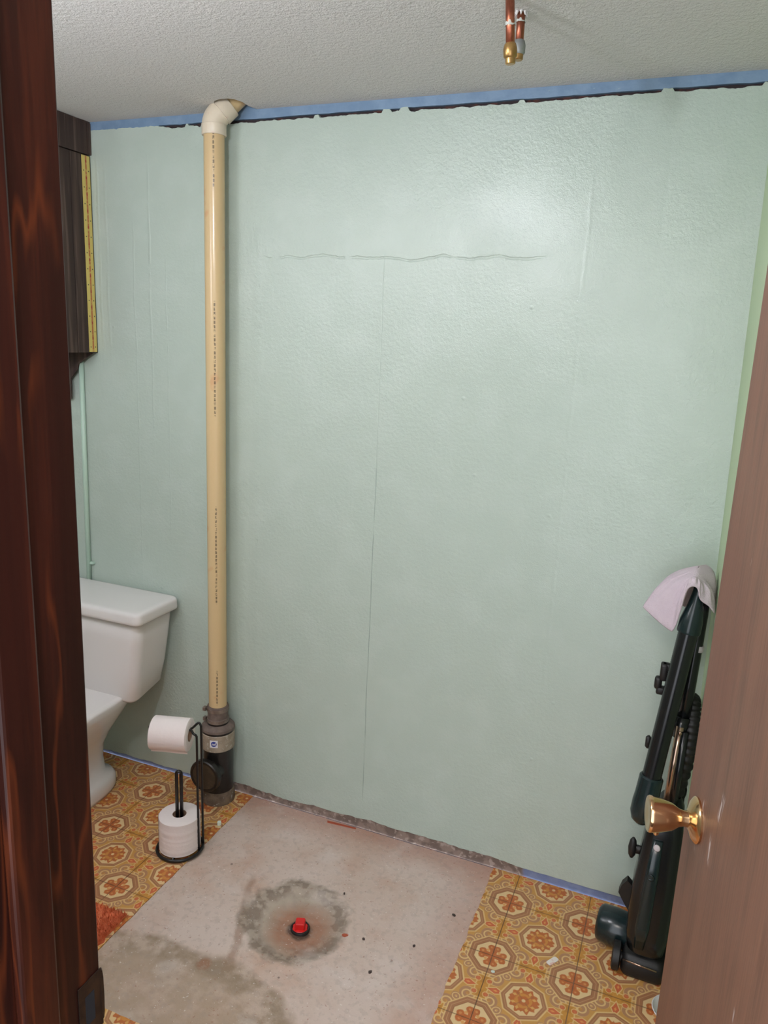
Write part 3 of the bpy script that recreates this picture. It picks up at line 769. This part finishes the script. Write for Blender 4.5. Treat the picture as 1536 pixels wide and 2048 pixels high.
stub('shorter capped copper stub with grey collar beside the longer one', (-.403, -.446, HC), (-.4025, -.446, 2.139), .0080, 0, CAPG, [(.068, .010)])
bm = nb()
for k in range(9):
    a = k*.7; r = .010 + .003*hash1(k); x_, y_ = -.403 + r*math.cos(a), -.446 + r*math.sin(a)
    lathe(bm, (x_, y_, HC+.001), (.2*math.cos(a), .2*math.sin(a), -1), [(0, .0035), (.004 + .004*hash1(k, 3), .002), (.009, .0005)], 6)
obj('torn_plaster', bm, CEIL, bpy.data.objects['copper_stub.001'])

# ------------------------------------------------------------------ red plug in the floor drain
RED = Mat('red_plastic', (214, 30, 30), rough=.35, spec=.5).done(); BLKP = rusty('black_plastic', (26, 24, 24), (38, 32, 30), .5)
pg = thing('drain_plug', 'red square headed plug in a black drain stub in the concrete', 'drain plug')
PXc, PYc = -.833, -.464
bm = nb(); lathe(bm, (PXc, PYc, -.03), UP, [(0, .027), (.021, .027), (.023, .0255), (.023, .022), (.012, .0215)], 36, cap=False); obj('pipe_stub', bm, BLKP, pg, 40)
bm = nb(); lathe(bm, (PXc, PYc, -.02), UP, [(0, .0222), (.012, .0222), (.014, .0205)], 8); obj('plug_body', bm, RED, pg)
bm = nb(); loft(bm, [rrect(0, 0, .0135, .0135, .003, .003, 2), rrect(0, 0, .0132, .0132, .003, .020, 2), rrect(0, 0, .0115, .0115, .003, .0225, 2)])
o = obj('plug_head', bm, RED, pg); o.location = (PXc, PYc, -.0095); o.rotation_euler = (0, 0, math.radians(20))

# ------------------------------------------------------------------ bits on the floor
def chip(name, label, pts, z0, th, m, cat='debris'):
    bm = nb(); prism(bm, pts, 2, z0, z0+th); return tag(obj(name, bm, m), label, cat)
def blob(cx, cy, a, b, rot=0.0, n=9, s=0):
    out = []
    for k in range(n):
        t = 2*math.pi*k/n; r = .75 + .5*hash1(k, s); x_, y_ = a*r*math.cos(t), b*r*math.sin(t)
        out.append((cx + x_*math.cos(rot) - y_*math.sin(rot), cy + x_*math.sin(rot) + y_*math.cos(rot)))
    return out
CHW = Mat('paint_chip_white', (232, 222, 214), rough=.7); CHW.mix((226, 170, 160), CHW.noise(70, 2).gt(.56, .08)*.7); CHW = CHW.done()
CHR = Mat('rust_chip', (170, 84, 58), rough=.8).done(); CHD = Mat('dark_crumb', (70, 58, 54), rough=.9).done(); CHM = Mat('mint_chip', (216, 226, 216), rough=.6).done()
def cliprect(cx, cy, hx, hy, rot): return [(cx + x_*math.cos(rot) - y_*math.sin(rot), cy + x_*math.sin(rot) + y_*math.cos(rot)) for x_, y_, _ in rrect(0, 0, hx, hy, hx*.6, 0, 3)]
chip('paint_chip', 'long white and pink chip on the patterned vinyl right of the bare patch', cliprect(-.166, -.296, .0075, .018, math.radians(-33)), .0005, .0015, CHW)
chip('paint_chip', 'tiny pale green chip on an octagon near the right edge of the bare patch', blob(-.302, -.397, .0055, .0035, .3, 7, 2), .0005, .002, CHM)
chip('rubble_bit', 'whitish lump by the patch corner below the cleanout', blob(-1.286, -.188, .008, .007, 0, 8, 3), .0002, .010, CHM)
chip('rust_flake', 'reddish flake on the concrete right of the red plug', blob(-.705, -.445, .009, .005, .4, 7, 5), -.0034, .004, CHR)
chip('wood_splinter', 'thin reddish splinter lying along the wall foot', [(-.972, -.013), (-.87, -.007), (-.868, -.010), (-.97, -.019)], -.0034, .004, CHR)
for k, (x_, y_, s, lab) in enumerate(((-.653, -.435, .0042, 'dark crumb on the concrete farther right of the reddish flake'), (-.594, -.529, .0050, 'dark crumb on the concrete nearest the camera right of the plug'), (-.775, -.30, .0035, 'small crumb on the concrete just behind the plug crater'), (-.455, -.245, .0055, 'dark spot of grit near the right edge of the bare patch'), (-.52, -.40, .0045, 'bluish dark crumb midway between plug and right patch edge'))):
    chip('crumb', lab, blob(x_, y_, s, s*.7, k, 6, k), -.0034, .004, CHD)

# ------------------------------------------------------------------ orange shag rug at the left
def rugm():
    m = Mat('orange_pile', (226, 130, 90), rough=.95, spec=.1); m.mix((202, 98, 62), m.noise(60, 4).gt(.5, .2)*.7); m.mix((228, 128, 84), m.noise(120, 3).gt(.6, .1)*.5); return m.done()
RUG = rugm()
rg_ = thing('shag_rug', 'orange shag rug corner lying at the left edge of the bare patch', 'rug')
RX0, RX1, RY0, RY1 = -1.95, -1.281, -1.15, -.640
bm = nb(); loft(bm, [rrect((RX0+RX1)/2, (RY0+RY1)/2, (RX1-RX0)/2, (RY1-RY0)/2, .03, z, 4) for z in (.0006, .007)]); obj('backing', bm, RUG, rg_)
bm = nb(); rnd = random.Random(3)
for k in range(14000):
    x_ = RX1 - (RX1-RX0)*rnd.random()**1.6; y_ = rnd.uniform(RY0, RY1)
    a = rnd.uniform(0, 6.283); h = rnd.uniform(.009, .017); l = rnd.uniform(0, .009); ww = .0016
    dx, dy = math.cos(a)*ww, math.sin(a)*ww; b_ = rnd.uniform(0, 6.283)
    tip = (x_ + l*math.cos(b_), y_ + l*math.sin(b_), .006 + h)
    vv = [bm.verts.new(q) for q in ((x_-dx, y_-dy, .006), (x_+dx, y_+dy, .006), tip)]; bm.faces.new(vv)
o = obj('pile', bm, RUG, rg_); o['kind'] = 'stuff'

# ------------------------------------------------------------------ upright vacuum cleaner behind the door
VB = Mat('black_gloss_plastic', (22, 24, 26), rough=.22, spec=.5); VB.mix((16, 18, 18), VB.noise(20, 2)*.6); VB = VB.done()
VG = Mat('dark_green_plastic', (24, 40, 42), rough=.22, spec=.5); VG.mix((18, 30, 32), VG.noise(12, 2)*.6); VG = VG.done()
VK = Mat('black_matt_plastic', (24, 22, 22), rough=.5).done(); VT = Mat('tube_metal', (178, 150, 132), rough=.2, metal=.9).done(); VW = Mat('grey_label', (196, 186, 188), rough=.5).done()
vc = thing('vacuum_cleaner', 'black and dark green upright vacuum cleaner standing behind the door', 'vacuum cleaner')
# column
bm = nb(); loft(bm, [rrect(.058, -.222, .030, .030, .02, .062, 5), rrect(.056, -.224, .046, .046, .03, .082, 5), rrect(.055, -.222, .052, .050, .03, .13, 5), rrect(.057, -.212, .052, .050, .025, .26, 5), rrect(.064, -.196, .046, .046, .025, .40, 5), rrect(.068, -.190, .036, .040, .02, .47, 5), rrect(.070, -.188, .022, .024, .015, .50, 5)])
obj('body_column', bm, VB, vc, True)
bm = nb(); loft(bm, [rrect(.040, -.268, .012, .008, .006, .10, 3), rrect(.042, -.264, .018, .012, .008, .16, 3), rrect(.048, -.252, .016, .012, .008, .30, 3), rrect(.052, -.24, .012, .01, .006, .40, 3)]); obj('side_rib', bm, VG, vc, True)
bm = nb(); lathe(bm, (.051, -.2545, .386), (-.2, -1, .25), [(0, .0085), (.002, .008), (.003, .006)], 20); obj('white_button', bm, VW, vc, True)
bm = nb(); lathe(bm, (.046, -.262, .305), (-.2, -1, .1), [(0, .009), (.004, .008), (.002, .005), (.0, .003)], 18); obj('screw_boss', bm, VG, vc, True)
# base with wheel and head
bm = nb(); loft(bm, [rrect(.056, -.195, .050, .070, .015, .004, 4), rrect(.056, -.195, .054, .074, .018, .012, 4), rrect(.056, -.195, .054, .074, .018, .040, 4), rrect(.056, -.20, .048, .062, .018, .062, 4)]); obj('base', bm, VK, vc, True)
bm = nb(); tube(bm, [(.006, -.266, .050), (.09, -.270, .047)], .0025, 8); obj('trim_wire', bm, VT, vc, True)
bm = nb(); lathe(bm, (-.022, -.243, .037), (1, 0, 0), [(0, .028), (.003, .036), (.019, .036), (.022, .028), (.022, .012), (.034, .012)], 32); obj('wheel', bm, VK, vc, 40)
bm = nb(); lathe(bm, (-.071, -.160, .056), (1, -.10, 0), [(0, .034), (.004, .043), (.012, .048), (.05, .050), (.085, .046), (.11, .036)], 32); obj('cleaning_head', bm, VG, vc, 40)
bm = nb(); prism(bm, [(-.008, .175), (-.026, .205), (-.020, .228), (-.008, .246), (.004, .235), (.012, .185), (.010, .150)], 1, -.218, -.196); obj('release_pedal', bm, VK, vc)
bm = nb(); lathe(bm, (-.006, -.205, .338), (0, 0, 1), [(-.030, .004), (-.020, .009), (.0, .011), (.02, .008), (.028, .003)], 16); box(bm, -.008, .03, -.21, -.2, .325, .345); obj('lower_cord_hook', bm, VK, vc, True)
bm = nb(); box(bm, .004, .05, -.206, -.186, .835, .852, .004); box(bm, .004, .022, -.208, -.186, .806, .852, .006); box(bm, -.006, .012, -.208, -.186, .782, .815, .007); box(bm, .0, .022, -.208, -.186, .770, .79, .005); obj('upper_cord_hook', bm, VK, vc, True)
bm = nb(); lathe(bm, (-.002, -.215, .645), (0, 0, 1), [(-.017, .003), (-.012, .007), (.012, .007), (.017, .003)], 14); box(bm, -.002, .03, -.22, -.21, .64, .65); obj('hose_clip', bm, VK, vc, True)
# handle stem
bm = nb(); tube(bm, [(.081, -.172, 1.035), (.080, -.174, .98), (.074, -.186, .80), (.070, -.190, .70)], [.0125, .0145, .0155, .0165], 16); obj('handle_stem', bm, VB, vc, True)
bm = nb(); tube(bm, [(.0788, -.1765, .905), (.0782, -.1778, .890)], .0168, 16); obj('stem_band', bm, VW, vc, True)
bm = nb(); tube(bm, [(.069, -.193, .72), (.067, -.198, .668)], [.019, .017], 16); obj('stem_collar', bm, VB, vc, True)
bm = nb(); tube(bm, [(.067, -.205, .70), (.060, -.212, .47)], .0105, 16); obj('metal_wand', bm, VT, vc, True)
bm = nb(); tube(bm, [(.0785, -.212, .69), (.075, -.222, .46)], .009, 14); obj('dark_wand', bm, VB, vc, True)
bm = nb(); lathe(bm, (.067, -.224, .690), (0, -1, .1), [(0, .005), (.002, .0045)], 12); obj('stem_screw', bm, VT, vc, True)
# straight front hose with cap and cuff
HT, HB = Vector((.0565, -.212, .965)), Vector((.0145, -.254, .555)); n = 170
bm = nb(); tube(bm, [HT.lerp(HB, k/n) for k in range(n+1)], [.0225 + (.0006 if k % 2 else -.0006) for k in range(n+1)], 20); obj('ribbed_hose', bm, VB, vc, True)
hd = (HT-HB).normalized()
bm = nb(); lathe(bm, HT - hd*.02, hd, [(0, .0262), (.004, .0270), (.03, .0262), (.05, .022), (.07, .017), (.095, .0135), (.115, .012)], 28); obj('hose_cap', bm, VG, vc, 40)
bm = nb(); lathe(bm, HB + hd*.022, -hd, [(0, .0250), (.004, .0285), (.05, .0290), (.07, .0305), (.10, .0300), (.118, .024), (.128, .012), (.131, .001)], 28); obj('hose_cuff', bm, VG, vc, 40)
# coiled hose at the right, half behind the door
path = smoothpath([(.071, -.165, .45), (.090, -.190, .60), (.092, -.185, .70), (.088, -.150, .745), (.088, -.11, .70), (.088, -.10, .5), (.086, -.095, .2), (.086, -.10, .06)], 22)
bm = nb(); tube(bm, path, [.0185 + (.002 if k % 4 < 2 else -.001) for k in range(len(path))], 14); obj('coiled_hose', bm, VK, vc, True)

# ------------------------------------------------------------------ washcloth draped over the handle
def clothm():
    m = Mat('pale_towel', (206, 192, 200), rough=1.0, spec=.05); m.mix((190, 176, 188), m.noise(30, 3)*.6)
    m.height(m.noise(420, 2)); m.height(m.noise(40, 3)*.6); return m.done(.002, .8)
hem = [(.017, -.205, .935), (-.016, -.195, .952), (-.050, -.172, .970), (-.056, -.166, .976), (-.050, -.150, .984), (-.034, -.118, .998), (.0, -.085, .985), (.05, -.070, .960), (.090, -.085, .985), (.1050, -.13, 1.03), (.1062, -.185, 1.000), (.1055, -.214, 1.003),
       (.092, -.228, 1.020), (.072, -.236, 1.034), (.066, -.243, 1.052), (.058, -.246, 1.066), (.046, -.246, 1.066), (.036, -.242, 1.050), (.030, -.234, 1.010), (.024, -.222, .965)]
H_ = smoothpath(hem + [hem[0]], 6)[:-1]; N = len(H_)
ridge = [Vector((.052, -.215, 1.083)), Vector((.058, -.165, 1.099)), Vector((.074, -.125, 1.094))]
bm = nb(); rings = []
S = 12
for s in range(S+1):
    t = s/S; row = []
    for k, h in enumerate(H_):
        # nearest ridge point as the fold line the cloth hangs from
        q = min((ridge[0].lerp(ridge[1], i/8) if i <= 8 else ridge[1].lerp(ridge[2], (i-8)/8) for i in range(17)), key=lambda r: (r.xy-h.xy).length)
        P = q.lerp(h, t); out = Vector((h.x-q.x, h.y-q.y, 0)); 
        if out.length > 1e-5: out.normalize()
        P += out*.010*math.sin(math.pi*t) + Vector((0, 0, .014*math.sin(math.pi*t)))
        P += out*.0060*t*math.sin(k*.9)*math.sin(math.pi*min(1, t+.1)); row.append(bm.verts.new(P))
    rings.append(row)
for a, b in zip(rings, rings[1:]):
    for k in range(N): bm.faces.new((a[k], a[(k+1) % N], b[(k+1) % N], b[k]))
bmesh.ops.remove_doubles(bm, verts=bm.verts[:], dist=.0005); bmesh.ops.recalc_face_normals(bm, faces=bm.faces[:])
tw = tag(obj('washcloth', bm, clothm(), smooth=True), 'pale lilac grey washcloth draped over the vacuum cleaner handle', 'towel')
md = tw.modifiers.new('thickness', 'SOLIDIFY'); md.thickness = .0045; md.offset = -1
ms = tw.modifiers.new('smooth', 'SUBSURF'); ms.levels = 1; ms.render_levels = 1

# ------------------------------------------------------------------ white plastic dish edge at the foot of the door
WPL = Mat('white_plastic', (224, 218, 222), rough=.3); WPL.mix((210, 204, 208), WPL.noise(20, 2)*.5); WPL = WPL.done()
bm = nb(); lathe(bm, (.132, -.352, 0), UP, [(0, .030), (.004, .034), (.022, .045), (.026, .047), (.027, .045), (.007, .032), (.005, 0)], 36, cap=False)
tag(obj('small_dish', bm, WPL, smooth=50), 'white plastic dish peeking out at the bottom edge of the door', 'dish')
